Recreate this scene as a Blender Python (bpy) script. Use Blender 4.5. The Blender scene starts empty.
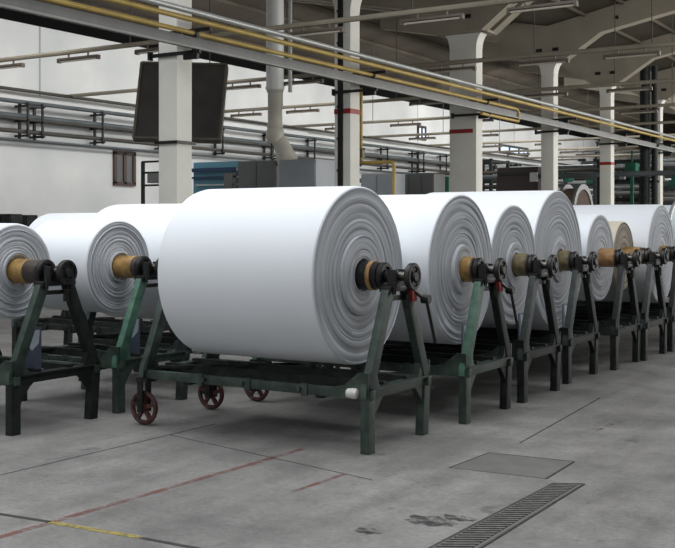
import bpy, bmesh, math, random
from mathutils import Vector, Matrix
random.seed(7)
SC = bpy.context.scene
COL = SC.collection
PI = math.pi
F, CX, HZ, H = 1084.0, 337.5, 225.0, 1.5
YAW = math.radians(31.8)
SA, CA = math.sin(YAW), math.cos(YAW)

# ---------- surveying helpers: where a sight line of the camera meets a real plane ----------
def ray(px, py):
    x = (px - CX) / F
    return Vector((CA * x - SA, SA * x + CA, -(py - HZ) / F))
def at_depth(px, py, z): return Vector((0, 0, H)) + ray(px, py) * z
def on_floor(px, py, h=0.0):
    r = ray(px, py); return Vector((0, 0, H)) + r * ((h - H) / r.z)
def at_X(px, py, X):
    r = ray(px, py); return Vector((0, 0, H)) + r * (X / r.x)
def at_Y(px, py, Y):
    r = ray(px, py); return Vector((0, 0, H)) + r * (Y / r.y)

# ---------- materials ----------
def srgb(c):
    return tuple(((v / 12.92) if v <= 0.04045 else ((v + 0.055) / 1.055) ** 2.4) for v in c)
MATS = {}
def mat(name, col, rough=0.6, metal=0.0, noise=0.12, scale=6.0, col2=None, bump=0.0, bscale=40, detail=4, spec=0.5, thr=None):
    if name in MATS: return MATS[name]
    m = bpy.data.materials.new(name); m.use_nodes = True
    nt = m.node_tree; N = nt.nodes; L = nt.links
    b = N['Principled BSDF']
    b.inputs['Roughness'].default_value = rough
    b.inputs['Metallic'].default_value = metal
    b.inputs['Specular IOR Level'].default_value = spec
    c = srgb([v / 255 for v in col])
    tc = N.new('ShaderNodeTexCoord')
    no = N.new('ShaderNodeTexNoise'); no.inputs['Scale'].default_value = scale; no.inputs['Detail'].default_value = detail
    L.new(tc.outputs['Object'], no.inputs['Vector'])
    rp = N.new('ShaderNodeValToRGB')
    lo, hi = thr or (0.35, 0.68)
    rp.color_ramp.elements[0].position = lo; rp.color_ramp.elements[1].position = hi
    if col2: c2 = srgb([v / 255 for v in col2])
    else: c2 = tuple(v * (1 + noise) for v in c); c = tuple(v * (1 - noise) for v in c)
    rp.color_ramp.elements[0].color = (*c, 1); rp.color_ramp.elements[1].color = (*c2, 1)
    L.new(no.outputs['Fac'], rp.inputs['Fac']); L.new(rp.outputs['Color'], b.inputs['Base Color'])
    if bump:
        n2 = N.new('ShaderNodeTexNoise'); n2.inputs['Scale'].default_value = bscale
        L.new(tc.outputs['Object'], n2.inputs['Vector'])
        bp = N.new('ShaderNodeBump'); bp.inputs['Strength'].default_value = bump; bp.inputs['Distance'].default_value = 0.01
        L.new(n2.outputs['Fac'], bp.inputs['Height']); L.new(bp.outputs['Normal'], b.inputs['Normal'])
    MATS[name] = m
    return m

CLOTH = mat('white_cloth', (226, 230, 235), 0.85, noise=0.012, scale=3, bump=0.05, bscale=200, spec=0.2)
CLOTH2 = mat('beige_cloth', (205, 196, 180), 0.9, noise=0.05, scale=5, spec=0.2)
def end_mat(name, base, dark):
    m = bpy.data.materials.new(name); m.use_nodes = True
    N = m.node_tree.nodes; L = m.node_tree.links; b = N['Principled BSDF']
    b.inputs['Roughness'].default_value = 0.95; b.inputs['Specular IOR Level'].default_value = 0.1
    tc = N.new('ShaderNodeTexCoord'); sx = N.new('ShaderNodeSeparateXYZ'); L.new(tc.outputs['Object'], sx.inputs[0])
    cb = N.new('ShaderNodeCombineXYZ'); L.new(sx.outputs['Y'], cb.inputs['X']); L.new(sx.outputs['Z'], cb.inputs['Y'])
    ln = N.new('ShaderNodeVectorMath'); ln.operation = 'LENGTH'; L.new(cb.outputs[0], ln.inputs[0])
    # thread layers: grey tone that varies with radius
    nz = N.new('ShaderNodeTexNoise'); nz.noise_dimensions = '1D'; nz.inputs['Scale'].default_value = 55; nz.inputs['Detail'].default_value = 3
    nz.inputs['Scale'].default_value = 38; n2 = N.new('ShaderNodeTexNoise'); n2.inputs['Scale'].default_value = 2.5; L.new(tc.outputs['Object'], n2.inputs['Vector'])
    ma = N.new('ShaderNodeMath'); ma.operation = 'MULTIPLY_ADD'; ma.inputs[1].default_value = 0.02
    L.new(n2.outputs['Fac'], ma.inputs[0]); L.new(ln.outputs['Value'], ma.inputs[2]); L.new(ma.outputs[0], nz.inputs['W'])
    rp = N.new('ShaderNodeValToRGB'); e = rp.color_ramp.elements
    e[0].position = 0.35; e[1].position = 0.6
    e[0].color = (*srgb([v / 255 for v in dark]), 1); e[1].color = (*srgb([v / 255 for v in base]), 1)
    L.new(nz.outputs['Fac'], rp.inputs['Fac']); L.new(rp.outputs['Color'], b.inputs['Base Color'])
    return m
CEND = end_mat('cloth_layers', (202, 205, 210), (174, 178, 184))
CEND2 = end_mat('beige_cloth_layers', (176, 168, 156), (128, 122, 112))
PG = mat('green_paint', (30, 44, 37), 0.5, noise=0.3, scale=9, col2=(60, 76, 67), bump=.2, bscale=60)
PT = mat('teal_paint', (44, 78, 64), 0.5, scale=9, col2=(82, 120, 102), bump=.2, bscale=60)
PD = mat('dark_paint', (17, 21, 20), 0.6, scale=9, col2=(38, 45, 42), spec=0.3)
PGD = mat('grey_green_paint', (34, 41, 40), 0.55, scale=9, col2=(62, 71, 70), spec=0.35)
BLK = mat('black_iron', (20, 20, 21), 0.45, metal=0.3, scale=20, col2=(46, 45, 45))
STEEL = mat('worn_steel', (70, 68, 66), 0.35, metal=0.8, scale=30, col2=(120, 116, 110))
BRASS = mat('ochre_tube', (128, 98, 52), 0.5, scale=14, col2=(176, 142, 86))
WOODY = mat('tan_tube', (140, 100, 62), 0.55, scale=12, col2=(186, 146, 100))
OLIVE = mat('olive_tube', (88, 80, 54), 0.55, scale=12, col2=(136, 124, 88))
BROWNT = mat('brown_tube', (48, 40, 36), 0.4, scale=12, col2=(76, 64, 56))
RUST = mat('rusty_red_rim', (46, 30, 28), 0.65, scale=16, col2=(96, 52, 44))
RED = mat('red_paint', (150, 34, 30), 0.5, noise=0.1)
YEL = mat('yellow_pipe_paint', (176, 150, 76), 0.45, noise=0.15, scale=2)
GREY = mat('grey_metal', (92, 92, 90), 0.45, noise=0.15, scale=2)
GREYL = mat('strip_grey', (132, 132, 128), 0.5, noise=0.1, scale=2)
LGREY = mat('pale_grey_metal', (172, 174, 172), 0.35, metal=0.3, noise=0.08, scale=2)
DUCT = mat('duct_metal', (222, 223, 221), 0.4, metal=0.05, noise=0.05, scale=2)
DUCT2 = mat('duct_beige', (186, 182, 170), 0.5, noise=0.08, scale=3)
CONC = mat('column_paint', (222, 220, 212), 0.75, noise=0.05, scale=1.5, detail=6)
BEAM = mat('beam_concrete', (150, 142, 128), 0.85, noise=0.12, scale=0.8, detail=6)
ROOF = mat('roof_deck', (84, 75, 63), 0.9, noise=0.25, scale=0.5, detail=4)
DARKBAND = mat('dark_band', (10, 10, 10), 0.9, spec=0.1)
CABG = mat('cabinet_grey', (150, 155, 160), 0.45, noise=0.04, scale=2)
CABD = mat('cabinet_dark', (92, 94, 94), 0.5, noise=0.08, scale=2)
BLUE = mat('machine_blue', (84, 134, 152), 0.45, noise=0.1, scale=1)
NAVY = mat('machine_navy', (26, 52, 84), 0.4, noise=0.1, scale=1)
MAROON = mat('machine_maroon', (44, 30, 32), 0.5, noise=0.15, scale=1)
GREEN = mat('cabinet_green', (36, 104, 84), 0.5, noise=0.08)
CARD = mat('blue_card', (84, 92, 110), 0.5, noise=0.12, scale=9)
PAPER = mat('pale_paper', (186, 194, 206), 0.6, noise=0.06, scale=9)
BOARD = mat('board_black', (54, 50, 46), 0.55, noise=0.25, scale=2)
BOARDF = mat('board_frame', (88, 82, 74), 0.5, noise=0.2)
PIPE = mat('wall_pipe_grey', (84, 91, 94), 0.6, noise=0.2, scale=1)
PIPED = mat('wall_pipe_dark', (66, 62, 56), 0.6, noise=0.2, scale=1)
CONDUIT = mat('conduit_beige', (150, 142, 126), 0.6, noise=0.15, scale=1)
HOUS = mat('lamp_housing', (96, 84, 74), 0.5, noise=0.1)
TUBEW = mat('unlit_tube', (190, 184, 170), 0.3, noise=0.04)
WHITEC = mat('white_cap', (200, 200, 196), 0.5, noise=0.08, scale=20)
BROWNW = mat('brown_shutter', (74, 56, 50), 0.6, noise=0.15, scale=3)
GRATE = mat('grate_iron', (52, 52, 50), 0.6, scale=20, col2=(80, 79, 76))

def emit_mat(name, col, s):
    m = bpy.data.materials.new(name); m.use_nodes = True
    b = m.node_tree.nodes['Principled BSDF']
    b.inputs['Base Color'].default_value = (*col, 1)
    b.inputs['Emission Color'].default_value = (*col, 1); b.inputs['Emission Strength'].default_value = s
    return m
DAYPANE = emit_mat('daylit_pane', (0.75, 0.85, 1.0), 0.9)

# ---------- mesh helpers ----------
def new(): return bmesh.new()
def box(bm, c, s, rot=None, bev=0.0):
    r = bmesh.ops.create_cube(bm, size=1.0)
    M = Matrix.Translation(Vector(c)) @ (rot.to_4x4() if rot else Matrix.Identity(4)) @ Matrix.Diagonal((*s, 1))
    bmesh.ops.transform(bm, matrix=M, verts=r['verts'])
    if bev:
        es = list({e for v in r['verts'] for e in v.link_edges})
        bmesh.ops.bevel(bm, geom=es, offset=bev, segments=2, profile=0.7, affect='EDGES')
def bar(bm, a, b, w, h, side=(0, 0, 1), bev=0.0):
    """rectangular bar from a to b; h measured along 'side', w across"""
    a, b = Vector(a), Vector(b); d = b - a
    z = d.normalized(); s = Vector(side); s = (s - z * s.dot(z)).normalized(); t = s.cross(z)
    R = Matrix((t, s, z)).transposed()
    box(bm, (a + b) / 2, (w, h, d.length), R, bev)
def prism(bm, pts, axis, lo, hi):
    """closed outline pts (2-D) extruded along axis 'X' or 'Y' or 'Z'"""
    def mk(p, t):
        return {'X': (t, p[0], p[1]), 'Y': (p[0], t, p[1]), 'Z': (p[0], p[1], t)}[axis]
    A = [bm.verts.new(mk(p, lo)) for p in pts]; B = [bm.verts.new(mk(p, hi)) for p in pts]
    n = len(pts)
    fs = [bm.faces.new(A), bm.faces.new(B[::-1])]
    for i in range(n): fs.append(bm.faces.new((A[i], B[i], B[(i + 1) % n], A[(i + 1) % n])))
    bmesh.ops.recalc_face_normals(bm, faces=fs)
def tube(bm, pts, r, seg=12, cap=True):
    pts = [Vector(p) for p in pts]; rings = []
    n = len(pts)
    for i, p in enumerate(pts):
        d = (pts[min(i + 1, n - 1)] - pts[max(i - 1, 0)]).normalized()
        up = Vector((0, 0, 1)) if abs(d.z) < 0.95 else Vector((1, 0, 0))
        s = d.cross(up).normalized(); t = s.cross(d)
        rr = r[i] if isinstance(r, (list, tuple)) else r
        rings.append([bm.verts.new(p + (s * math.cos(2 * PI * k / seg) + t * math.sin(2 * PI * k / seg)) * rr) for k in range(seg)])
    fs = []
    for i in range(n - 1):
        for k in range(seg):
            fs.append(bm.faces.new((rings[i][k], rings[i][(k + 1) % seg], rings[i + 1][(k + 1) % seg], rings[i + 1][k])))
    if cap: fs += [bm.faces.new(rings[0][::-1]), bm.faces.new(rings[-1])]
    bmesh.ops.recalc_face_normals(bm, faces=fs)
def lathe(bm, prof, seg=48, c=(0, 0, 0), wob=None, axis='X'):
    """prof: (x, r) list around an axis through c"""
    rings = []
    for j, (x, r) in enumerate(prof):
        ring = []
        for k in range(seg):
            a = 2 * PI * k / seg
            xx = x + (wob(j, a) if wob else 0)
            u, v = r * math.cos(a), r * math.sin(a)
            q = {'X': (xx, u, v), 'Y': (u, xx, v), 'Z': (u, v, xx)}[axis]
            ring.append(bm.verts.new((c[0] + q[0], c[1] + q[1], c[2] + q[2])))
        rings.append(ring)
    fs = []
    for i in range(len(rings) - 1):
        for k in range(seg):
            fs.append(bm.faces.new((rings[i][k], rings[i][(k + 1) % seg], rings[i + 1][(k + 1) % seg], rings[i + 1][k])))
    fs += [bm.faces.new(rings[0][::-1]), bm.faces.new(rings[-1])]
    bmesh.ops.recalc_face_normals(bm, faces=fs)
def torus(bm, c, R, r, axis='X', seg=28, ss=8):
    vs = []
    for i in range(seg):
        a = 2 * PI * i / seg; row = []
        for k in range(ss):
            b = 2 * PI * k / ss; q = R + r * math.cos(b); t = r * math.sin(b)
            u, v = q * math.cos(a), q * math.sin(a)
            p = {'X': (t, u, v), 'Y': (u, t, v), 'Z': (u, v, t)}[axis]
            row.append(bm.verts.new((c[0] + p[0], c[1] + p[1], c[2] + p[2])))
        vs.append(row)
    fs = [bm.faces.new((vs[i][k], vs[(i + 1) % seg][k], vs[(i + 1) % seg][(k + 1) % ss], vs[i][(k + 1) % ss])) for i in range(seg) for k in range(ss)]
    bmesh.ops.recalc_face_normals(bm, faces=fs)

CACHE = {}
def mesh_of(bm, name, m, ang=32):
    me = bpy.data.meshes.new(name)
    lim = math.radians(ang)
    for f in bm.faces: f.smooth = True
    for e in bm.edges:
        if len(e.link_faces) != 2 or e.calc_face_angle(0) > lim: e.smooth = False
    bm.to_mesh(me); bm.free(); me.materials.append(m); return me
def obj(name, bm, m, parent=None, loc=None):
    o = bpy.data.objects.new(name, bm if isinstance(bm, bpy.types.Mesh) else mesh_of(bm, name, m))
    COL.objects.link(o)
    if parent: o.parent = parent
    if loc is not None: o.location = loc
    return o
def cached(key, name, m, fn, parent):
    k = (key, m.name)
    if k not in CACHE:
        bm = new(); fn(bm); CACHE[k] = mesh_of(bm, name, m)
    return obj(name, CACHE[k], m, parent)
def tag(o, label, cat, group=None):
    o['label'] = label; o['category'] = cat
    if group: o['group'] = group
    return o
def thing(name, label, cat, loc, group=None, rz=0):
    o = bpy.data.objects.new(name, None); COL.objects.link(o); o.empty_display_size = 0.1
    o.location = loc; o.rotation_euler = (0, 0, rz)
    return tag(o, label, cat, group)
def struct(name, bm, m, loc=None):
    o = obj(name, bm, m, None, loc); o['kind'] = 'structure'; return o

# =====================================================================
#  THE HALL
# =====================================================================
XW, XC = -24.3, -12.3
WTOP = 7.35
def floor_mat():
    m = bpy.data.materials.new('concrete_floor'); m.use_nodes = True
    N = m.node_tree.nodes; L = m.node_tree.links; b = N['Principled BSDF']
    b.inputs['Roughness'].default_value = 0.55; b.inputs['Specular IOR Level'].default_value = 0.35
    tc = N.new('ShaderNodeTexCoord')
    def nz(s, d, r=0.6):
        n = N.new('ShaderNodeTexNoise'); n.inputs['Scale'].default_value = s; n.inputs['Detail'].default_value = d
        n.inputs['Roughness'].default_value = r; L.new(tc.outputs['Object'], n.inputs['Vector']); return n
    def ramp(src, p0, c0, p1, c1):
        r = N.new('ShaderNodeValToRGB'); e = r.color_ramp.elements
        e[0].position = p0; e[1].position = p1; e[0].color = (*c0, 1); e[1].color = (*c1, 1)
        L.new(src, r.inputs['Fac']); return r
    def mix(a, bb, mode, f):
        x = N.new('ShaderNodeMixRGB'); x.blend_type = mode; x.inputs['Fac'].default_value = f
        L.new(a, x.inputs[1]); L.new(bb, x.inputs[2]); return x
    base = ramp(nz(0.5, 8, 0.7).outputs['Fac'], 0.3, srgb((0.405, 0.40, 0.395)), 0.68, srgb((0.57, 0.565, 0.555)))
    mid = ramp(nz(2.2, 10, 0.75).outputs['Fac'], 0.35, (0.66,) * 3, 0.62, (1.16,) * 3)
    fine = ramp(nz(30, 10, 0.85).outputs['Fac'], 0.36, (0.66,) * 3, 0.64, (1.3,) * 3)
    c = mix(base.outputs[0], mid.outputs[0], 'MULTIPLY', 0.75)
    c = mix(c.outputs[0], fine.outputs[0], 'MULTIPLY', 0.75)
    # tyre smears running with the aisle
    mp = N.new('ShaderNodeMapping'); mp.inputs['Scale'].default_value = (3.0, 0.35, 1); mp.inputs['Rotation'].default_value = (0, 0, 0.25)
    L.new(tc.outputs['Object'], mp.inputs['Vector'])
    st = N.new('ShaderNodeTexNoise'); st.inputs['Scale'].default_value = 1.6; st.inputs['Detail'].default_value = 6
    L.new(mp.outputs[0], st.inputs['Vector'])
    sr = ramp(st.outputs['Fac'], 0.36, (0.78,) * 3, 0.55, (1.02,) * 3)
    c = mix(c.outputs[0], sr.outputs[0], 'MULTIPLY', 0.7)
    sp = ramp(nz(3.3, 5, 0.6).outputs['Fac'], 0.30, (0.45,) * 3, 0.36, (1,) * 3)
    c = mix(c.outputs[0], sp.outputs[0], 'MULTIPLY', 0.6)
    L.new(c.outputs[0], b.inputs['Base Color'])
    bp = N.new('ShaderNodeBump'); bp.inputs['Strength'].default_value = 0.25; bp.inputs['Distance'].default_value = 0.006
    L.new(nz(25, 8, 0.7).outputs['Fac'], bp.inputs['Height']); L.new(bp.outputs['Normal'], b.inputs['Normal'])
    return m
bm = new(); box(bm, (-8, 38, -0.1), (34, 108, 0.2)); struct('floor', bm, floor_mat())

def wall_mat(name, grey_band=True):
    m = bpy.data.materials.new(name); m.use_nodes = True
    N = m.node_tree.nodes; L = m.node_tree.links; b = N['Principled BSDF']
    b.inputs['Roughness'].default_value = 0.8
    tc = N.new('ShaderNodeTexCoord'); sx = N.new('ShaderNodeSeparateXYZ'); L.new(tc.outputs['Object'], sx.inputs[0])
    n = N.new('ShaderNodeTexNoise'); n.inputs['Scale'].default_value = 0.5; n.inputs['Detail'].default_value = 8; L.new(tc.outputs['Object'], n.inputs['Vector'])
    r = N.new('ShaderNodeValToRGB'); e = r.color_ramp.elements
    e[0].position = 0.3; e[1].position = 0.65
    e[0].color = (*srgb((0.80, 0.81, 0.81)), 1); e[1].color = (*srgb((0.88, 0.88, 0.875)), 1)
    L.new(n.outputs['Fac'], r.inputs['Fac']); out = r.outputs[0]
    # vertical panel joints each 6 m
    of = N.new('ShaderNodeMath'); of.operation = 'ADD'; of.inputs[1].default_value = 1.5
    a = N.new('ShaderNodeMath'); a.operation = 'MODULO'; a.inputs[1].default_value = 6.0; L.new(sx.outputs['Y'], of.inputs[0]); L.new(of.outputs[0], a.inputs[0])
    g = N.new('ShaderNodeMath'); g.operation = 'LESS_THAN'; g.inputs[1].default_value = 0.07; L.new(a.outputs[0], g.inputs[0])
    hi = N.new('ShaderNodeMath'); hi.operation = 'GREATER_THAN'; hi.inputs[1].default_value = 5.3; L.new(sx.outputs['Z'], hi.inputs[0])
    gm = N.new('ShaderNodeMath'); gm.operation = 'MULTIPLY'; L.new(g.outputs[0], gm.inputs[0]); L.new(hi.outputs[0], gm.inputs[1]); g = gm
    mx = N.new('ShaderNodeMixRGB'); mx.blend_type = 'MIX'; mx.inputs[2].default_value = (0.33, 0.33, 0.32, 1)
    L.new(g.outputs[0], mx.inputs[0]); L.new(out, mx.inputs[1]); out = mx.outputs[0]
    if grey_band:   # greyer band at the height of the pipe run
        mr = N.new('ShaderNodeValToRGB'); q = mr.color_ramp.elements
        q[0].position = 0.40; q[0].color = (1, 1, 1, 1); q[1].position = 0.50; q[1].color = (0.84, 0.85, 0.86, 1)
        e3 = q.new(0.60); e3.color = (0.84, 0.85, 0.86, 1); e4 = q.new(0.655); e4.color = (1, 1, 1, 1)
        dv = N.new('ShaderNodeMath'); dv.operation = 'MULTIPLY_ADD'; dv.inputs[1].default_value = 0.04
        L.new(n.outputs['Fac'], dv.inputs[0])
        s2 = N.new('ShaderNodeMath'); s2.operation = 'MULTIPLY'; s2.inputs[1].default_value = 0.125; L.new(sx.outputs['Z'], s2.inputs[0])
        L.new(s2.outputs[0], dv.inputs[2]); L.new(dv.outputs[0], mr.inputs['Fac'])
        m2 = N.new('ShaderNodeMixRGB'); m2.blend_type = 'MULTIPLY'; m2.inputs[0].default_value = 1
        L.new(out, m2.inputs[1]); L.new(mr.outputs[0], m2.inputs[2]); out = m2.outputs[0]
    L.new(out, b.inputs['Base Color'])
    return m
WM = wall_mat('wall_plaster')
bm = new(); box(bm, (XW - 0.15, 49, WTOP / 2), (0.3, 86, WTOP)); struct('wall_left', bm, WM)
bm = new(); box(bm, (-8, 92.15, 4.5), (34, 0.3, 9)); struct('wall_back', bm, wall_mat('wall_plaster_far', False))
bm = new(); box(bm, (XW - 0.2, 49, WTOP + 0.35), (0.5, 86, 0.7)); struct('trim_1', bm, DARKBAND)
# roof: two pitched bays over the part of the hall the camera looks into
RY0, RY1 = 12.5, 92
prof = [(XW - .3, 7.75), (XC - 6, 8.98), (XC, 7.75), (XC + 6, 8.98), (XC + 8.5, 8.45),
        (XC + 8.5, 8.6), (XC + 6, 9.13), (XC, 7.9), (XC - 6, 9.13), (XW - .3, 7.9)]
bm = new(); prism(bm, prof, 'Y', RY0, RY1); struct('ceiling', bm, ROOF)
bm = new()
for s, x0 in ((1, XC), (-1, XC), (1, XC - 12), (-1, XC + 12)):
    for d in (1.2, 2.4, 3.6, 4.8):
        if s < 0 and x0 > XC and d < 3.7: continue
        x = x0 + s * d; z = 7.75 + d * 0.205
        box(bm, (x, (RY0 + RY1) / 2, z - 0.05), (0.07, RY1 - RY0, 0.1))
struct('trim_2', bm, ROOF)

# ---------- columns with haunched arms ----------
COLY = [14.5 + 6 * i for i in range(12)]
names = ['nearest, standing before the dark hanging board', 'second from the left with black cable channel and red band',
         'third from the left, the widest one, red band', 'fourth from the left behind the tall rolls',
         'fifth from the left with a red band, behind the last rolls', 'sixth, slim in the distance at right']
def column(i, Y):
    w, d = (0.41, 0.40)
    if i == 2: w = 0.78
    if i == 5: w = 0.26
    ox = {1: -0.16, 2: -0.08, 4: -0.09, 5: 0.12}.get(i, 0.0)
    lab = ('white concrete column, ' + names[i]) if i < 6 else 'far pale concrete column lost among the machinery'
    t = thing('concrete_column', lab, 'column', (XC + ox, Y, 0), 'columns along the hall' )
    bm = new()
    c0 = w / 2
    box(bm, (0, 0, 3.1), (w, d, 6.2), bev=0.015)
    fl = [(-c0, 6.2)] + [(-c0 - 0.28 * (1 - math.cos(k * PI / 12)), 6.2 + 0.45 * math.sin(k * PI / 12)) for k in range(1, 7)]
    fl = fl + [(-x, z) for x, z in fl[::-1]]
    prism(bm, fl, 'Y', -d / 2, d / 2)
    obj('shaft', bm, CONC, t)
    bm = new()
    up, dn = 0.205, 0.195
    hw = c0 + 0.28
    pts = [(-hw, 6.6), (-1.7, 7.38), (-6.0, 7.38 + 4.3 * dn), (-6.0, 7.75 + 6 * up - .02), (0, 7.73), (6.0, 7.75 + 6 * up - .02), (6.0, 7.38 + 4.3 * dn), (1.7, 7.38), (hw, 6.6)]
    for y0, y1 in (((-d / 2, d / 2),) if i != 2 else ((-0.5, -0.12), (0.12, 0.5))):
        prism(bm, pts, 'Y', y0, y1)
    box(bm, (0, 0, 6.62), (2 * hw + 0.1, d + 0.08, 0.07))
    obj('haunched_arm', bm, BEAM, t)
    y_ = -(0.5 if i == 2 else d / 2) - 0.004
    bm = new()
    for x_, z_ in ((-.27, 6.98), (.27, 6.98), (-2.2, 7.78), (2.2, 7.78)): box(bm, (x_, y_, z_), (.2 if abs(x_) < 1 else .12, .02, .11))
    o_ = obj('socket', bm, BLK, t); o_['label'] = 'dark sockets in the concrete arm'
    if i in (1, 2, 4):
        bm = new(); box(bm, (-.05 if i == 2 else 0, -.1 if i == 2 else 0, 3.72 if i == 4 else 4.0), (w - .09 if i == 2 else w + 0.012, d + 0.012 - (.2 if i == 2 else 0), 0.11)); b_ = obj('painted_band', bm, RED, t); b_['label'] = 'red painted band'
    if i == 1:
        bm = new(); box(bm, (-0.04, -d / 2 - 0.02, 3.4), (0.12, 0.04, 6.4))
        for k in range(9): box(bm, (-0.04, -d / 2 - 0.045, 0.6 + k * 0.7), (0.15, 0.02, 0.05))
        b_ = obj('cable_channel', bm, BLK, t); b_['label'] = 'black cable channel'
    if i in (0,):
        bm = new()
        for z in (2.92,): box(bm, (0, 0, z), (w + 0.1, d + 0.1, 0.05))
        obj('strap', bm, BLK, t)
    return t
for i, Y in enumerate(COLY[:9]): column(i, Y)
# ---------- overhead runs beside the columns (parallel to the aisle) ----------
def run(name, label, cat, x, z, r, m, y0=6.5, y1=88, group=None, flat=None):
    bm = new()
    if flat: box(bm, (0, (y1 - y0) / 2, 0), (flat[0], y1 - y0, flat[1]), bev=0.01)
    else: tube(bm, [(0, 0, 0), (0, y1 - y0, 0)], r, 12)
    o = obj(name, bm, m, None, (x, y0, z)); tag(o, label, cat, group); return o
XB = XC + 0.55
run('cable_trunking', 'long grey trunking band running under the yellow pipe, lower of the overhead runs', 'trunking', XB, 4.58, 0, GREY, flat=(0.16, 0.17))
run('cable_trunking', 'thin pale strip along the underside of the lower grey trunking', 'trunking', XB + 0.11, 4.485, 0, GREYL, flat=(0.04, 0.04))
bm = new()
yE = 28.4
tube(bm, [(0, 0, 0), (0, yE - 6.5 - .2, 0), (0.0, yE - 6.5 - .05, -0.02), (0.01, yE - 6.5, -0.08), (0.02, yE - 6.5, -0.28), (0.03, yE - 6.5 - .08, -0.34), (0.05, yE - 6.5 - 2.6, -0.34)], 0.042, 12)
tag(obj('gas_pipe', bm, YEL, None, (XB + 0.08, 6.5, 4.73)), 'yellow pipe along the lower overhead run, bent back in a loop past the third column', 'pipe')
run('overhead_pipe', 'pale grey round pipe, topmost of the overhead runs', 'pipe', XB + 0.42, 4.985, 0.05, LGREY)
run('overhead_pipe', 'dark grey pipe lying behind the topmost pale pipe', 'pipe', XB + 0.28, 5.03, 0.045, PIPE)
run('gas_pipe', 'straight yellow pipe just below the topmost pale pipe', 'pipe', XB + 0.32, 4.88, 0.045, YEL)
for i, Y in enumerate(COLY[:8]):
    for z, zz in ((4.42, 'lower'), (4.78, 'upper')):
        bm = new()
        y = Y - 0.24
        box(bm, (XC + 0.22, y, z), (1.5 if zz == 'upper' else 1.05, 0.05, 0.06))
        box(bm, (XC + 0.55, y, z - 0.05), (0.3, 0.07, 0.14))
        box(bm, (XC - 0.36, y, z), (0.05, 0.09, 0.14))
        tag(obj('pipe_bracket', bm, BLK), 'black %s bracket clamped to the %s column holding the overhead runs' % (zz, ['first', 'second', 'third', 'fourth', 'fifth', 'sixth', 'seventh', 'eighth'][i]), 'bracket', 'brackets for the overhead runs')

# ---------- rows of unlit fluorescent lamps on cross conduits ----------
rowname = ['nearest', 'second', 'third', 'fourth', 'fifth', 'sixth', 'seventh', 'eighth']
def lamp(x, Y, label):
    t = thing('fluorescent_lamp', label, 'lamp', (x, Y, 5.22), 'unlit fluorescent lamps on the cross conduits')
    cached('lh', 'housing', HOUS, lambda b: (box(b, (0, 0, 0.03), (1.25, 0.11, 0.05), bev=0.01), box(b, (-0.6, 0, 0), (0.06, 0.1, 0.09)), box(b, (0.6, 0, 0), (0.06, 0.1, 0.09)), box(b, (-.3, 0, 0.1), (0.03, 0.03, 0.14)), box(b, (.3, 0, 0.1), (0.03, 0.03, 0.14))), t)
    cached('lt', 'tube', TUBEW, lambda b: tube(b, [(-0.57, 0, -0.02), (0.57, 0, -0.02)], 0.022, 8), t)
FLX = {0: (-14.85, -12.5, -11.0, -9.0, -6.9, -4.9)}
for r in range(8):
    Y = 17.6 + 6 * r
    bm = new(); tube(bm, [(XW + 0.02, Y, 5.4), (-2, Y, 5.4)], 0.055, 8)
    tag(obj('lighting_conduit', bm, CONDUIT), '%s beige conduit crossing the hall and carrying a row of lamps' % rowname[r], 'conduit', 'cross conduits')
    xs = {0: [-20.15, -17.75, -15.4, -11.4, -8.9, -6.8], 1: [-20.2, -17.7, -15.7, -11.4, -9.1, -7.05], 2: [-22.0, -19.7, -15.1, -11.3, -8.9]}.get(r) or [-22.0 + 2.9 * k + (0.5 * (r % 3)) for k in range(5)]
    for k, x in enumerate(xs):
        ordn = ['first', 'second', 'third', 'fourth', 'fifth', 'sixth'][k]
        lamp(x, Y, 'unlit fluorescent lamp, %s from the left on the %s cross conduit' % (ordn, rowname[r]))
    for k in range(5):
        pass
# suspension rods for conduits
for r in range(6):
    Y = 17.6 + 6 * r
    for k, x in enumerate((-20.5, -16.2, -9.3, -6.6)):
        bm = new(); zt = 7.75 + min(abs(x - XC), 12 - abs(x - XC)) * 0.205
        tube(bm, [(x, Y, 5.44), (x, Y, zt)], 0.012, 6)
        tag(obj('suspension_rod', bm, PIPED), 'thin rod hanging the %s cross conduit from the roof, %s from left' % (rowname[r], ['first', 'second', 'third', 'fourth'][k]), 'rod', 'suspension rods')

# ---------- pipe run on the left wall ----------
for k, (z, rr, m, dx, nm) in enumerate([(5.36, 0.05, PIPED, 0.25, 'thin brown topmost'), (5.0, 0.06, PIPE, 0.42, 'blue-grey second'), (4.6, 0.085, PIPE, 0.3, 'thick grey middle'),
                                        (4.5, 0.04, PIPED, 0.5, 'thin dark middle'), (4.16, 0.06, PIPED, 0.42, 'dark lower'), (3.93, 0.035, PIPE, 0.25, 'thin lowest')]):
    run('wall_pipe', '%s pipe of the bundle running along the white wall' % nm, 'pipe', XW + dx, z, rr, m, 9, 88, 'pipes along the left wall')
for k in range(14):
    Y = 21.6 + 3 * k
    bm = new(); x = XW + 0.31
    for yy in ((0, 0.55) if k % 2 == 0 else (0,)):
        box(bm, (x - .12, Y + yy, 4.45), (0.06, 0.08, 1.1))
        box(bm, (x + 0.22, Y + yy, 4.5), (0.05, 0.06, 1.0))
        for z in (4.9, 4.48, 4.05): box(bm, (x, Y + yy, z), (0.6, 0.07, 0.06))
    if k % 2 == 0: box(bm, (x + .22, Y + .27, 4.9), (0.06, 0.6, 0.06))
    tag(obj('wall_bracket', bm, BLK), 'black bracket holding the wall pipes, %s from the left' % ['first', 'second', 'third', 'fourth', 'fifth', 'sixth', 'seventh', 'eighth', 'ninth', 'tenth', 'eleventh', 'twelfth', 'thirteenth', 'last'][k], 'bracket', 'wall pipe brackets')
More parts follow.
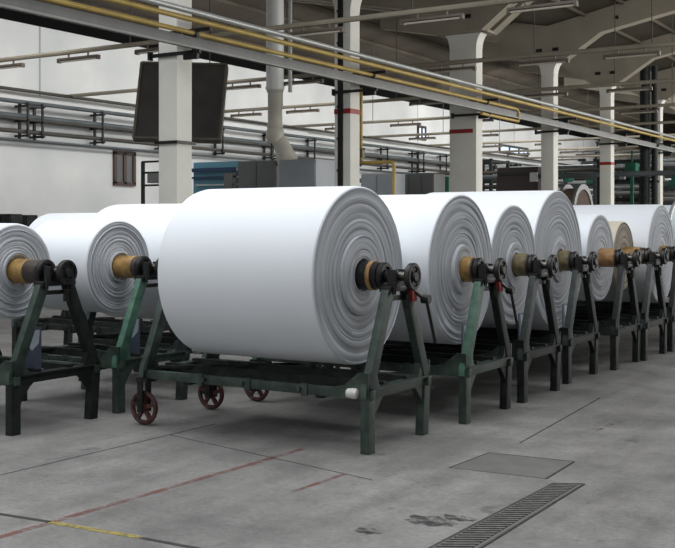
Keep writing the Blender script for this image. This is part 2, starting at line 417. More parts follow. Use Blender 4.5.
# vertical drop pipe and small box on the wall
# windows in the left wall
def wall_window(n, pxa, pxb, ya, yb, m, bars, lab=None):
    a = at_X(pxa, yb, XW); b = at_X(pxb, ya, XW)
    y0, y1, z0, z1 = a.y, b.y, a.z, b.z
    y1 = at_X(pxb, yb, XW).y; z1 = at_X((pxa + pxb) / 2, ya, XW).z; z0 = at_X((pxa + pxb) / 2, yb, XW).z
    bm = new(); f = 0.12; x = XW + 0.03
    box(bm, (x, (y0 + y1) / 2, z0), (0.1, y1 - y0 + f, f)); box(bm, (x, (y0 + y1) / 2, z1), (0.1, y1 - y0 + f, f))
    for q in range(bars + 1): box(bm, (x, y0 + (y1 - y0) * q / bars, (z0 + z1) / 2), (0.1, f, z1 - z0))
    w = struct('window_%d' % n, bm, BROWNW if m is BROWNW else BLK)
    bm = new(); box(bm, (XW + 0.015, (y0 + y1) / 2, (z0 + z1) / 2), (0.03, y1 - y0, z1 - z0))
    obj('pane', bm, CABD if m is BROWNW else m, w)
wall_window(1, 114, 133, 153, 184, BROWNW, 2)
wall_window(2, 417.5, 424.5, 127, 139, DAYPANE, 2)
wall_window(3, 499, 527, 147, 154, emit_mat('dim_pane', (0.7, 0.8, 0.95), 0.3), 3)
# pilaster where the wall steps
p = at_X(306, 100, XW)
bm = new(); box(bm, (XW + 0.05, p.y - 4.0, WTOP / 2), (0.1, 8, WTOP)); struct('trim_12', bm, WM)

# ---------- hanging dark board behind the first column ----------
t = thing('hanging_board', 'large dark tilted board hanging behind the nearest column', 'board', at_depth(181, 103, 21.5), None)
def P2(px, py, z): return at_depth(px, py, z) - t.location
q = [P2(142, 64, 22.1), P2(227, 66, 21.9), P2(220, 141, 20.9), P2(134, 139, 21.1)]
nrm = (q[1] - q[0]).cross(q[3] - q[0]).normalized()
def slab(bm, qs, th):
    A = [bm.verts.new(v) for v in qs]; B = [bm.verts.new(v + nrm * th) for v in qs]
    fs = [bm.faces.new(A), bm.faces.new(B[::-1])] + [bm.faces.new((A[i], B[i], B[(i + 1) % 4], A[(i + 1) % 4])) for i in range(4)]
    bmesh.ops.recalc_face_normals(bm, faces=fs)
bm = new(); slab(bm, q, 0.08); obj('panel', bm, BOARD, t)
bm = new()
for i in range(4): bar(bm, q[i], q[(i + 1) % 4], 0.045, 0.13, nrm)
obj('frame', bm, BOARDF, t)
bm = new()
for qq in (q[0] * .8 + q[1] * .2, q[1] * .8 + q[0] * .2):
    tube(bm, [qq, qq + Vector((0, 0, 7.8 - t.location.z - qq.z))], 0.012, 6)
obj('hanger', bm, BLK, t)

# ---------- ventilation duct and cabinets ----------
dz = 27.0
def loc_(px, py, z=dz): return at_depth(px, py, z)
base = loc_(275, 140)
t = thing('ventilation_duct', 'tall pale round ventilation duct dropping with an elbow to the grey cabinet', 'duct', (base.x, base.y, 0))
zt = 8.0; hz = lambda py, z=dz: H + (HZ - py) * z / F
bm = new(); tube(bm, [(0, 0, hz(90)), (0, 0, zt)], 0.22, 28)
for z in (hz(88), hz(30), hz(60)): lathe(bm, [(z - .03, 0.2), (z - .03, 0.235), (z + .03, 0.235), (z + .03, 0.2)], 28, axis='Z')
obj('upper_pipe', bm, DUCT, t)
bm = new(); tube(bm, [(0, 0, hz(128)), (0, 0, hz(90))], 0.18, 28)
for z in (hz(126), hz(91)): lathe(bm, [(z - .03, 0.15), (z - .03, 0.21), (z + .03, 0.21), (z + .03, 0.15)], 28, axis='Z')
obj('lower_pipe', bm, DUCT2, t)
def dl(px, py): return loc_(px, py) - Vector((base.x, base.y, 0))
bm = new(); tube(bm, [(0, 0, hz(128)), (0, 0, hz(131)), (0, 0, hz(139)), (0, 0, hz(143))], [0.19, 0.22, 0.22, 0.16], 24)
tube(bm, [dl(277, 135), dl(281, 143), dl(288, 162)], [0.14, 0.19, 0.27], 4 * 6)
obj('elbow', bm, DUCT2, t)
bm = new(); s = loc_(283.5, 60) - Vector((base.x, base.y, 0)); tube(bm, [(s.x, s.y, hz(92)), (s.x, s.y, zt)], 0.05, 12)
tag(obj('riser_pipe', bm, LGREY, None, (base.x + .12, base.y + .12, 0)), 'slim pale pipe rising right beside the round duct', 'pipe')

def cabinet(px0, px1, pytop, z, dpt, m, label, doors=2, name='switch_cabinet', cat='cabinet', w=None):
    a = at_depth(px0, pytop, z)
    # front (−Y) face from px0 to px1 on the plane Y=a.y
    b = at_Y(px1, pytop, a.y)
    w = b.x - a.x; h = a.z
    t = thing(name, label, cat, (a.x + w / 2, a.y + dpt / 2, 0))
    bm = new(); box(bm, (0, 0, h / 2), (w, dpt, h), bev=0.02); obj('body', bm, m, t)
    dw = w / doors
    for k in range(doors):
        bm = new(); box(bm, (-w / 2 + dw * (k + .5), -dpt / 2 - 0.012, h / 2), (dw - 0.04, 0.025, h - 0.12), bev=0.005); d = obj('door', bm, m, t)
        bm = new(); box(bm, (-w / 2 + dw * (k + .88), -dpt / 2 - 0.035, h * .62), (0.03, 0.03, 0.16)); obj('handle', bm, BLK, d)
    return t, w, h
cabinet(279, 316, 160, 26, 1.0, CABG, 'pale grey tall cabinet under the elbow of the round duct', 1)
t, w, h = cabinet(238, 276.5, 161.5, 27.6, 1.1, CABD, 'dark grey machine housing left of the pale grey cabinet', 2, 'machine_housing', 'housing')
cabinet(361, 393, 174, 34, 0.8, CABG, 'pale grey cabinet right of the second column', 2)
cabinet(397, 434, 174.5, 35, 0.8, CABD, 'grey cabinet between the yellow drop pipe and the green cabinet', 3)
cabinet(435, 449, 177, 36, 0.6, GREEN, 'small green cabinet beside the widest column', 1)
# blue machine
def machine_blue():
    a = at_depth(186, 162, 29); b = at_Y(233, 162, a.y); w = b.x - a.x; h = a.z
    t = thing('blue_machine', 'light blue machine with dark blue beams between nearest column and dark housing', 'machine', (a.x + w / 2, a.y + 0.7, 0))
    bm = new(); box(bm, (0, 0.2, h / 2), (w, 1.2, h), bev=0.03); obj('body', bm, BLUE, t)
    bm = new(); box(bm, (0, -0.5, h - 0.22), (w * .98, 0.12, 0.1)); box(bm, (0, -0.5, h - 0.42), (w * .98, 0.1, 0.05)); obj('cross_beam', bm, NAVY, t)
    bm = new(); box(bm, (w * .38, -0.55, h * .45), (0.25, 0.25, h * .9)); obj('post', bm, CABD, t)
    bm = new(); box(bm, (0.15, -0.5, h - 0.62), (w * .95, 0.05, 0.04)); obj('guide_rail', bm, LGREY, t)
    bm = new(); box(bm, (w * .3, -0.6, h - 1.0), (w * .45, 0.3, 0.5)); obj('drive_box', bm, BLK, t)
    a = at_depth(143, 162, 30); b = at_Y(158, 172, a.y); w = b.x - a.x + .6; h = a.z
    t = thing('control_rack', 'small dark rack on the wall side left of the nearest column', 'rack', (a.x + w / 2, a.y, 0))
    bm = new()
    for sx in (-1, 1): box(bm, (sx * w / 2, 0, h / 2), (0.06, 0.1, h))
    for z in (h, h - .3, h - .65, .6): box(bm, (0, 0, z), (w, 0.1, 0.05))
    obj('frame', bm, PD, t)
    bm = new(); box(bm, (0.1, 0.02, h - 0.46), (w * .7, 0.3, 0.26)); obj('instrument', bm, CABD, t)
machine_blue()
# low dark cabinets along the left wall
for k, (a, b) in enumerate(((-8, 11), (14, 27))):
    cabinet(a, b, 214 + k, 22 + k, 0.3, PD, 'low dark bench %s at the left edge behind the rolls' % ('second' if k else 'first'), 2, 'low_bench', 'bench')
# yellow drop pipe
z0 = 24.6
a = at_depth(361, 88, z0); b = at_depth(361, 163, z0); c = at_Y(394, 167.5, b.y)
bm = new(); tube(bm, [(a.x, a.y, a.z), (b.x, b.y, b.z + .08), (b.x + .03, b.y, b.z + .02), (b.x + .08, b.y, b.z), (c.x - .08, b.y, b.z), (c.x - .02, b.y, b.z - .02), (c.x, b.y, b.z - .08), (c.x, c.y, 0)], 0.04, 12)
tag(obj('gas_pipe', bm, YEL), 'yellow pipe dropping beside the second column and stepping right to the floor', 'pipe')
bm = new(); box(bm, (b.x, b.y, b.z + .22), (0.14, 0.12, 0.2)); tube(bm, [(b.x - .1, b.y, b.z + .32), (b.x + .1, b.y, b.z + .32)], 0.02, 8)
tag(obj('pipe_valve', bm, OLIVE), 'olive valve on the yellow drop pipe beside second column', 'valve')
# cable bridge / handrail
# =====================================================================
#  CARTS AND ROLLS
# =====================================================================
AX = 1.148
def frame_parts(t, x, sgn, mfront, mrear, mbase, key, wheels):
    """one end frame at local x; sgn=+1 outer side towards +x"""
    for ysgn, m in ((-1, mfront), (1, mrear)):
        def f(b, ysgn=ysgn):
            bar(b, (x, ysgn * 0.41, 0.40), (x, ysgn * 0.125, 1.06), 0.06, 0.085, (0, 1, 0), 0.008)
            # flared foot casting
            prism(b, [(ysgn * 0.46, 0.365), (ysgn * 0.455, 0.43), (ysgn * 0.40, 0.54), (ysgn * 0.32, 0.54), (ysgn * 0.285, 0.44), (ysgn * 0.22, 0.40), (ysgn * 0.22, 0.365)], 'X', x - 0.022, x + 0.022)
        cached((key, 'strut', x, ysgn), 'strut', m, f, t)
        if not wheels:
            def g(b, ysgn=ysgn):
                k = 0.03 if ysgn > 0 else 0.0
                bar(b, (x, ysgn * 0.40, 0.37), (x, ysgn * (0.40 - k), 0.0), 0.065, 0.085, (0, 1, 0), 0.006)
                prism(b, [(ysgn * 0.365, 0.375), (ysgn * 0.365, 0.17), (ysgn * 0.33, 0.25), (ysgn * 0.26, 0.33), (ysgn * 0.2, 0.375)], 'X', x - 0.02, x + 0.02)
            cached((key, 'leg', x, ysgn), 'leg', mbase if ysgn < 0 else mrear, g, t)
    def h(b):
        box(b, (x, 0, 0.385), (0.05, 0.84, 0.06), bev=0.006)
        box(b, (x + 0.0, 0, 0.418), (0.085, 0.80, 0.012))
    cached((key, 'xb', x), 'cross_beam', mbase, h, t)
    def k(b):
        box(b, (x, 0, 1.065), (0.09, 0.34, 0.035), bev=0.006)
        box(b, (x, 0, 1.0), (0.05, 0.26, 0.03))
        box(b, (x, 0, 1.10), (0.07, 0.12, 0.05))
        for s in (-1, 1):
            box(b, (x, s * 0.06, 1.14), (0.07, 0.035, 0.11), bev=0.005)
            tube(b, [(x + 0.05, s * 0.13, 1.03), (x + 0.05, s * 0.13, 1.115)], 0.014, 8)
        tube(b, [(x + sgn * 0.05, 0.06, 1.02), (x + sgn * 0.05, 0.06, 0.93)], 0.02, 8)
    cached((key, 'cradle', x), 'bearing_cradle', BLK, k, t)

def cart(X, Y, L, label, scheme, wheels=True, card=False, lever=False, knob=False, rz=0.0, seat=False):
    mf, mr, mb, rail = scheme
    t = thing('roll_cart', label, 'cart', (X, Y, 0), 'green iron carts carrying the rolls', rz)
    key = ('cart', L)
    frame_parts(t, 0.0, 1, mf, mr, mb, key, False)
    frame_parts(t, -L, -1, mf, mr, rail, key, wheels)
    for s in (-1, 1):
        def f(b, s=s):
            box(b, (-L / 2, s * 0.40, 0.385), (L + 0.1, 0.05, 0.062), bev=0.005)
            prism(b, [(-.30, .354), (-.30, .415), (-.16, .44), (-.05, .53), (.03, .53), (.03, .354)], 'Y', s * .418, s * .44)
            for q in (0.25, 0.5, 0.72): box(b, (-L * q, s * 0.428, 0.385), (0.05, 0.012, 0.085))
            for q in (0.27, 0.52, 0.70): tube(b, [(-L * q, s * 0.42, 0.39), (-L * q, s * 0.452, 0.39)], 0.016, 8)
        cached((key, 'rail', s), 'side_rail', rail, f, t)
    def g(b):
        for y in (-0.16, 0.16): box(b, (-L / 2, y, 0.41), (L, 0.05, 0.07))
        for q in (0.2, 0.5, 0.8): box(b, (-L * q, 0, 0.355), (0.06, 0.78, 0.05))
        bar(b, (-L * 0.97, -0.36, 0.435), (-L * 0.55, 0.36, 0.435), 0.04, 0.02)
    cached((key, 'bed'), 'bed_frame', PD, g, t)
    if wheels:
        for s in (-1, 1):
            def w(b, s=s):
                c = (-L - .02, s * 0.40, 0.130)
                torus(b, c, 0.112, 0.018, 'Y', 36, 8)
                lathe(b, [(-0.03, 0.005), (-0.03, 0.03), (0.03, 0.03), (0.03, 0.005)], 16, c, axis='Y')
                for k in range(5):
                    a = 2 * PI * k / 5 + .3
                    bar(b, c, (c[0] + 0.107 * math.cos(a), c[1], c[2] + 0.107 * math.sin(a)), 0.028, 0.024, (0, 1, 0))
            wo = cached((key, 'wheel', s), 'wheel', RUST, w, t); wo['label'] = 'rusty red spoked wheel'
            def fk(b, s=s):
                for q in (-0.045, 0.045): box(b, (-L - .02, s * 0.40 + q, 0.225), (0.05, 0.012, 0.25))
                box(b, (-L, s * 0.40, 0.345), (0.11, 0.11, 0.03)); tube(b, [(-L - .02, s * 0.40 - .055, 0.130), (-L - .02, s * 0.40 + .055, 0.130)], 0.013, 8)
            cached((key, 'fork', s), 'wheel_fork', BLK, fk, wo)
    if card:
        def f(b): box(b, (-0.10, -0.14, 0.575), (0.014, 0.19, 0.33), bev=0.003); box(b, (-0.085, -0.14, 0.42), (0.04, 0.19, 0.02))
        c = cached((key, 'card'), 'card_holder', CARD, f, t); c['label'] = 'blue-grey card holder'
        def f2(b): prism(b, [(-0.215, 0.72), (-0.065, 0.72), (-0.075, 0.62), (-0.14, 0.57), (-0.20, 0.63)], 'X', -0.0935, -0.0905)
        cached((key, 'paper'), 'paper_slip', PAPER, f2, c)
    if lever:
        def f(b):
            tube(b, [(0.06, 0.12, 1.05), (0.10, 0.24, 0.97)], 0.014, 8)
            tube(b, [(0.10, 0.24, 0.99), (0.13, 0.33, 0.66)], 0.012, 8)
            lathe(b, [(-0.03, 0.004), (-0.03, 0.032), (0.03, 0.032), (0.03, 0.004)], 16, (0.10, 0.24, 0.98))
        cached((key, 'lever'), 'brake_lever', BLK, f, t)
        def f(b): box(b, (0.05, 0.13, 1.02), (0.04, 0.07, 0.1), bev=0.005)
        c = cached((key, 'clamp'), 'clamp', RED, f, t); c['label'] = 'red clamp'
    if knob:
        def f(b): lathe(b, [(-0.02, 0.005), (-0.02, 0.03), (0.03, 0.036), (0.055, 0.03), (0.06, 0.012)], 16, (-0.10, -0.455, 0.395))
        c = cached((key, 'cap'), 'rail_cap', WHITEC, f, t); c['label'] = 'white wrapped cap on the rail end'
    return t

def roll(X, Y, L, R, xa, Lc, label, sleeve, dark, core=None, amp=0.0011, seed=1, cm=None, em=None, lip=None):
    """X: cart right frame, xa: distance of the right face from it, Lc: cart length"""
    rnd = random.Random(seed)
    cm = cm or CLOTH; em = em or CEND
    xr = -xa; xl = -xa - L
    t = thing('fabric_roll', label, 'fabric roll', (X, Y, AX), 'big rolls of white cloth')
    rc = 0.112; sr = 0.100 if L > 1 else 0.094
    bm = new()
    lathe(bm, [(xl + 0.02, rc), (xl + 0.003, R - 0.05), (xl, R - 0.02), (xl + 0.012, R - 0.004), (xl + 0.03, R), ((xl + xr) / 2, R + 0.002), (xr - 0.03, R), (xr - 0.010, R - 0.004), (xr - 0.002, R - 0.014), (xr - 0.012, R - 0.02)], 128)
    obj('cloth', bm, cm, t)
    # end face: every few turns stand proud or sit back a little
    prof = []; r = R - 0.012; x = xr - 0.001
    big = [lip] if lip else []
    while r > rc + 0.012:
        w = rnd.uniform(0.008, 0.022) if amp > .002 else rnd.choice((.012, .018, .03, .045))
        x2 = xr - 0.004 + rnd.uniform(-1, 1) * amp + (0.022 if (lip and r < lip) else 0)
        g = rnd.choice((.5, 1, 2.2)) * amp
        prof += [(x2 - g, r), (x2, r - 0.003), (x2 + rnd.uniform(-.0015, .0015), r - w + 0.003), (x2 - g, r - w)]
        r -= w
    prof += [(xr - 0.01, rc)]
    ph = [rnd.uniform(0, 6.28) for _ in range(8)]
    def wob(j, a): return 0.0022 * math.sin(a + ph[(j // 4) % 8]) + 0.0012 * math.sin(3 * a + ph[(j // 3) % 8])
    bm = new(); prof = [(xr - 0.03, R - 0.012)] + prof
    lathe(bm, prof, 96, wob=wob); me = mesh_of(bm, 'layered_end', em, 60); obj('layered_end', me, em, t)
    # sleeve (tube the cloth is wound on), dark collar, shaft, flange discs, end disc
    if core:
        bm = new(); lathe(bm, [(xr - .02, core - .01), (xr + 0.012, core - 0.004), (xr + 0.012, core - 0.03), (xr - .002, core - .035)], 64)
        bm.free()
    hs = 0.035 if (L > 1 and sleeve is not BLK and X > -5) else 0.0
    s0, s1 = xr + 0.005, -0.135 + hs
    split = dark
    bm = new(); xs = s0 + (s1 - s0) * split
    lathe(bm, [(xr - 0.03, 0.07), (xr - .03, sr), (xs - 0.006, sr), (xs, sr - .004), (xs, 0.07)], 40)
    o = obj('tube_sleeve', bm, sleeve, t)
    if sleeve is BLK:
        bm = new(); lathe(bm, [(xs - .035, 0.09), (xs - .035, 0.1035), (xs - .004, 0.1035), (xs - .004, 0.09)], 40); c_ = obj('tape_ring', bm, WOODY, t); c_['label'] = 'tan ring round the black sleeve'
    bm = new(); lathe(bm, [(xs, 0.06), (xs, sr - .006), (s1 + .01, sr - .006), (s1 + .014, 0.08), (s1 + .014, 0.05)], 40); obj('collar', bm, BLK if sleeve is BLK else BROWNT, t)
    bm = new(); lathe(bm, [(-Lc - 0.12, 0.01), (-Lc - 0.12, 0.033), (0.13, 0.033), (0.13, 0.01)], 20); obj('shaft', bm, STEEL, t)
    bm = new()
    lathe(bm, [(-0.12, 0.03), (-0.12, 0.088), (-0.113, 0.094), (-0.083, 0.094), (-0.077, 0.088), (-0.077, 0.066), (-0.09, 0.06), (-0.09, 0.045), (-0.05, 0.042), (-0.05, 0.03)], 40, (hs, 0, 0))
    obj('inner_flange', bm, BLK, t)
    bm = new()
    lathe(bm, [(0.075, 0.03), (0.075, 0.045), (0.1, 0.05), (0.1, 0.088), (0.107, 0.094), (0.135, 0.094), (0.142, 0.088), (0.142, 0.07), (0.132, 0.066), (0.132, 0.035), (0.155, 0.03), (0.155, 0.012)], 40)
    for k in range(4):
        a = PI / 4 + k * PI / 2; tube(bm, [(0.128, 0.05 * math.cos(a), 0.05 * math.sin(a)), (0.145, 0.05 * math.cos(a), 0.05 * math.sin(a))], 0.008, 6)
    obj('end_disc', bm, BLK, t)
    # far end hub
    bm = new(); lathe(bm, [(-Lc + 0.14, 0.03), (-Lc + 0.14, 0.088), (xl + 0.02, 0.088), (xl + 0.02, 0.03)] if -Lc + .14 < xl else [(xl - .03, .03), (xl - .03, .08), (xl + .02, .08), (xl + .02, .03)], 32); obj('far_collar', bm, BROWNT, t)
    return t

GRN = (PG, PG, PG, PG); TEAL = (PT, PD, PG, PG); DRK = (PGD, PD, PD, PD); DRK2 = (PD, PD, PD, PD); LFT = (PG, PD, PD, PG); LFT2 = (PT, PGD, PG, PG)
CL = 1.92
main = [  # Y, dX, R, xa, roll length, scheme, sleeve, split
    (6.55, -3.58, 0.626, 0.285, 1.34, GRN, BLK, 0.80, 'large white roll in the foreground, the nearest and biggest in view', 'foreground cart under the biggest roll, with red rusty wheels at its left end'),
    (7.87, -3.50, 0.600, 0.205, 1.40, TEAL, BRASS, 0.96, 'white roll directly behind the foreground roll, ochre sleeve on its shaft', 'second cart of the right row, with a bright green front strut'),
    (9.01, -3.50, 0.535, 0.235, 1.40, DRK, OLIVE, 0.96, 'smaller white roll, third of the right row, olive sleeve', 'third cart of the right row, dark with a hanging lever before it'),
    (10.26, -3.56, 0.695, 0.225, 1.40, DRK, OLIVE, 0.97, 'tall white roll, fourth of the right row and tallest in the middle', 'fourth cart of the right row, dark grey-green with card holder'),
    (11.45, -3.48, 0.470, 0.27, 1.40, DRK2, WOODY, 0.96, 'small white roll, fifth of the right row, tan sleeve', 'fifth cart of the right row under the small roll with tan sleeve'),
    (12.38, -3.44, 0.395, 0.34, 1.10, DRK, BRASS, 0.8, 'smallest beige-edged roll, sixth of the right row', 'sixth cart of the right row under the smallest beige-edged roll'),
    (13.42, -3.42, 0.605, 0.21, 1.50, DRK2, WOODY, 0.5, 'long white roll, last complete one of the right row', 'seventh cart of the right row, last one before the right edge'),
]
for i, (Y, X, R, xa, L, sch, slv, sp, lab, clab) in enumerate(main):
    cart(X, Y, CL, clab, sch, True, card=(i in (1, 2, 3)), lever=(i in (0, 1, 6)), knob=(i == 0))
    roll(X, Y, L, R, xa, CL, lab, slv, sp, seed=i + 3, cm=CLOTH2 if i == 5 else None, em=CEND2 if i == 5 else None, lip=(0.30, 0.2, 0.24, 0.22, None, None, None)[i])
# last, cut by the right edge: a flanged beam
cart(-3.46, 14.76, CL, 'eighth cart of the right row, cut by the right edge', DRK, True)
t = roll(-3.46, 14.76, 1.45, 0.62, 0.32, CL, 'last roll at the right edge behind a pale rimmed steel disc', OLIVE, 0.6, seed=21)
bm = new(); lathe(bm, [(-0.33, 0.08), (-0.33, 0.66), (-0.32, 0.69), (-0.29, 0.69), (-0.28, 0.66), (-0.30, 0.64), (-0.30, 0.08)], 64); o = obj('steel_flange', bm, mat('blue_steel', (110, 134, 138), 0.35, metal=0.4, noise=0.15, scale=4), t)
o['label'] = 'blue-grey steel flange'
bm = new(); torus(bm, (-0.29, 0, 0), 0.685, 0.022, 'X', 64, 8); obj('flange_rim', bm, LGREY, t)

CS = 1.12
left = [
    (5.76, -6.05, 0.365, 0.41, 0.72, CS, LFT, BRASS, 0.52, 'white roll cut by the left edge, with wide rings on its end', 'leftmost cart in the foreground, with a blue-grey card holder', True),
    (6.84, -6.05, 0.395, 0.365, 0.78, CS, LFT2, BRASS, 0.85, 'white roll second from left, ringed end and ochre sleeve', 'cart behind the leftmost one, beside the foreground roll', True),
    (7.98, -6.05, 0.555, 0.42, 1.04, 1.52, DRK, BRASS, 0.8, 'plain white roll partly hidden behind the foreground roll', 'cart under the white roll half hidden by the foreground roll', False),
    (8.85, -7.78, 0.487, 0.35, 1.22, 1.7, DRK, BRASS, 0.8, 'white roll farthest at left, only its top showing over the others', 'cart under the farthest roll at left', False),
]
for i, (Y, X, R, xa, L, lc, sch, slv, sp, lab, clab, card) in enumerate(left):
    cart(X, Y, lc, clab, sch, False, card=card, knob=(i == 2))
    roll(X, Y, L, R, xa, lc, lab, slv, sp, amp=0.0045, lip=0.145, seed=i + 40)

# white bits left lying on the carts' rails at left
# =====================================================================
#  FLOOR MARKS AND FITTINGS
# =====================================================================
def decal(name, pts, m, label, cat, th=0.0015):
    P = [on_floor(*p) for p in pts]; c = sum(P, Vector()) / len(P)
    bm = new(); prism(bm, [((p - c).x, (p - c).y) for p in P], 'Z', 0.0, th)
    return tag(obj(name, bm, m, None, (c.x, c.y, 0.0)), label, cat)
def paint(name, col, thr, scale=9, op=0.8):
    """worn paint: the concrete shows through where noise says it has gone"""
    m = mat(name, col, 0.6, noise=0.1); nt = m.node_tree; N = nt.nodes; L = nt.links
    tr = N.new('ShaderNodeBsdfTransparent'); mx = N.new('ShaderNodeMixShader'); out = N['Material Output']
    tc = N.new('ShaderNodeTexCoord'); no = N.new('ShaderNodeTexNoise'); no.inputs['Scale'].default_value = scale; no.inputs['Detail'].default_value = 8; no.inputs['Roughness'].default_value = 0.75
    L.new(tc.outputs['Object'], no.inputs['Vector'])
    rp = N.new('ShaderNodeValToRGB'); rp.color_ramp.elements[0].position = thr; rp.color_ramp.elements[1].position = thr + 0.16
    rp.color_ramp.elements[1].color = (op, op, op, 1)
    L.new(no.outputs['Fac'], rp.inputs['Fac']); L.new(rp.outputs[0], mx.inputs[0])
    L.new(tr.outputs[0], mx.inputs[1]); L.new(N['Principled BSDF'].outputs[0], mx.inputs[2]); L.new(mx.outputs[0], out.inputs[0])
    return m
RP = paint('worn_red_floor_paint', (150, 76, 64), 0.40, 5, 0.36); YP = paint('worn_yellow_floor_paint', (186, 170, 96), 0.36, 12, 0.65)
OP = paint('faint_ochre_floor_paint', (140, 126, 98), 0.5, 8)
SEAM = mat('floor_seam', (54, 54, 53), 0.9); SEAM2 = paint('faint_seam', (66, 66, 65), 0.34, 5, 0.7)
def strip(name, a, b, w, m, label, cat, lift=0.0):
    A, B = on_floor(*a), on_floor(*b); d = (B - A); d.z = 0; n = Vector((-d.y, d.x, 0)).normalized() * w / 2; c = (A + B) / 2
    bm = new(); prism(bm, [tuple((q - c).xy) for q in (A - n, B - n, B + n, A + n)], 'Z', 0.0, 0.0015 + lift)
    return tag(obj(name, bm, m, None, (c.x, c.y, 0)), label, cat)
strip('floor_line', (-30, 546), (303, 449), 0.045, RP, 'worn faint red line painted across the floor in front', 'floor marking')
strip('floor_line', (292, 492), (345, 474), 0.035, RP, 'short faint red dash on the floor before the foreground cart', 'floor marking')
strip('floor_line', (50, 522.5), (139, 537.5), 0.042, YP, 'short worn yellow line on the floor at lower left', 'floor marking', 0.001)
strip('floor_line', (590, 432), (612, 424), 0.06, OP, 'faint ochre patch on the floor at right', 'floor marking')
strip('floor_joint', (-20, 511), (50, 522), 0.03, SEAM, 'dark joint in the concrete running into the yellow line', 'floor joint')
strip('floor_joint', (141, 538), (200, 549), 0.03, SEAM2, 'faint joint continuing past the yellow line', 'floor joint')
strip('floor_joint', (-20, 480), (215, 424), 0.011, SEAM2, 'thin long joint in the concrete behind the red line', 'floor joint')
strip('floor_joint', (520, 443), (600, 398), 0.012, SEAM2, 'thin joint in the concrete right of the second cart', 'floor joint')
strip('floor_joint', (170, 435), (372, 480), 0.010, SEAM2, 'thin joint running below the foreground cart', 'floor joint')
# hatch cover
hp = [(450, 468), (489, 453), (574, 462), (546, 479)]
HM = mat('hatch_concrete', (102, 102, 99), 0.75, noise=0.12, scale=6)
t = thing('floor_hatch', 'square concrete hatch cover let into the floor beyond the drain', 'hatch', sum([on_floor(*p) for p in hp], Vector()) / 4)
P = [on_floor(*p) - t.location for p in hp]
bm = new(); prism(bm, [tuple((p * 0.985).xy) for p in P], 'Z', 0.0, 0.003); obj('cover', bm, HM, t)
bm = new()
for i in range(3): bar(bm, P[i] + Vector((0, 0, .002)), P[(i + 1) % 4] + Vector((0, 0, .002)), 0.010, 0.004)
obj('rim', bm, SEAM, t)
# drain grate
A0, A1 = on_floor(553, 484), on_floor(584, 484.5); B0, B1 = on_floor(408, 560), on_floor(462, 560)
t = thing('drain_grate', 'long slotted iron drain grate in the floor', 'drain', (A0 + A1 + B0 + B1) / 4)
cc = t.location.copy(); A0, A1, B0, B1 = [q - cc for q in (A0, A1, B0, B1)]
bm = new(); prism(bm, [tuple(q.xy) for q in (A0, A1, B1, B0)], 'Z', 0.0, 0.0012); obj('channel', bm, mat('drain_dark', (26, 26, 26), 0.9), t)
bm = new(); up = Vector((0, 0, 0.003))
for a, b in ((A0, B0), (A1, B1), (A0, A1)): bar(bm, a + up, b + up, 0.012, 0.006)
obj('rim', bm, GRATE, t)
GB = mat('grate_bar', (92, 91, 88), 0.6, scale=20, col2=(116, 115, 111))
n = 38; bm = new()
for k in range(n):
    f = (k + .5) / n; a = A0.lerp(B0, f); b = A1.lerp(B1, f); a, b = a.lerp(b, .09), a.lerp(b, .84); L_ = (A0 - B0).length / n
    bar(bm, a + up, b + up, L_ * 0.42, 0.004)
obj('slotted_bars', bm, GB, t)
bm = new()
for u, v in ((.01, .08), (.86, .985)): prism(bm, [tuple(q.xy) for q in (A0.lerp(A1, u), A0.lerp(A1, v), B0.lerp(B1, v), B0.lerp(B1, u))], 'Z', 0.0, 0.004)
obj('edging', bm, HM, t)
# stains
ST = paint('oil_stain', (62, 62, 61), 0.42, 9, 0.5)
for k, (px, py, w, d, lab) in enumerate(((430, 521, 0.13, 0.09, 'larger'), (368, 531, 0.07, 0.05, 'smaller'), (458, 518, 0.09, 0.05, 'rightmost'))):
    c = on_floor(px, py); bm = new(); prism(bm, [(w * math.cos(a * PI / 10) * (1 + .2 * math.sin(a * 1.7)), d * math.sin(a * PI / 10) * (1 + .2 * math.cos(a * 2.3))) for a in range(20)], 'Z', 0, 0.001)
    tag(obj('oil_stain', bm, ST, None, (c.x, c.y, 0)), '%s dark oil stain left of the drain grate' % lab, 'stain', 'oil stains')

# =====================================================================
#  FAR MACHINERY
# =====================================================================
def reel(px, py, z, R, w, m1, m2, label):
    c = at_depth(px, py, z)
    t = thing('yarn_reel', label, 'reel', (c.x, c.y, 0))
    bm = new(); lathe(bm, [(-w / 2, 0.1), (-w / 2, R * .86), (w / 2, R * .86), (w / 2, 0.1)], 48, (0, 0, c.z)); obj('winding', bm, m1, t)
    bm = new()
    for s in (-1, 1): lathe(bm, [(s * w / 2 - .03, 0.1), (s * w / 2 - .03, R), (s * w / 2 + .03, R), (s * w / 2 + .03, R * .82), (s * w / 2 - .015, R * .8), (s * w / 2 - .015, 0.1)], 48, (0, 0, c.z))
    obj('flange', bm, m2, t)
    bm = new()
    for s in (-1, 1):
        bar(bm, (s * (w / 2 + .12), -0.5, 0), (s * (w / 2 + .12), 0, c.z), 0.08, 0.1); bar(bm, (s * (w / 2 + .12), 0.5, 0), (s * (w / 2 + .12), 0, c.z), 0.08, 0.1)
    tube(bm, [(-w / 2 - .2, 0, c.z), (w / 2 + .2, 0, c.z)], 0.06, 12)
    obj('stand', bm, PD, t)
reel(575, 214, 24, 0.66, 0.35, mat('brown_yarn', (84, 70, 60), 0.9, noise=0.2, scale=9), GREY, 'brown wound reel with grey flange showing behind the fourth roll')
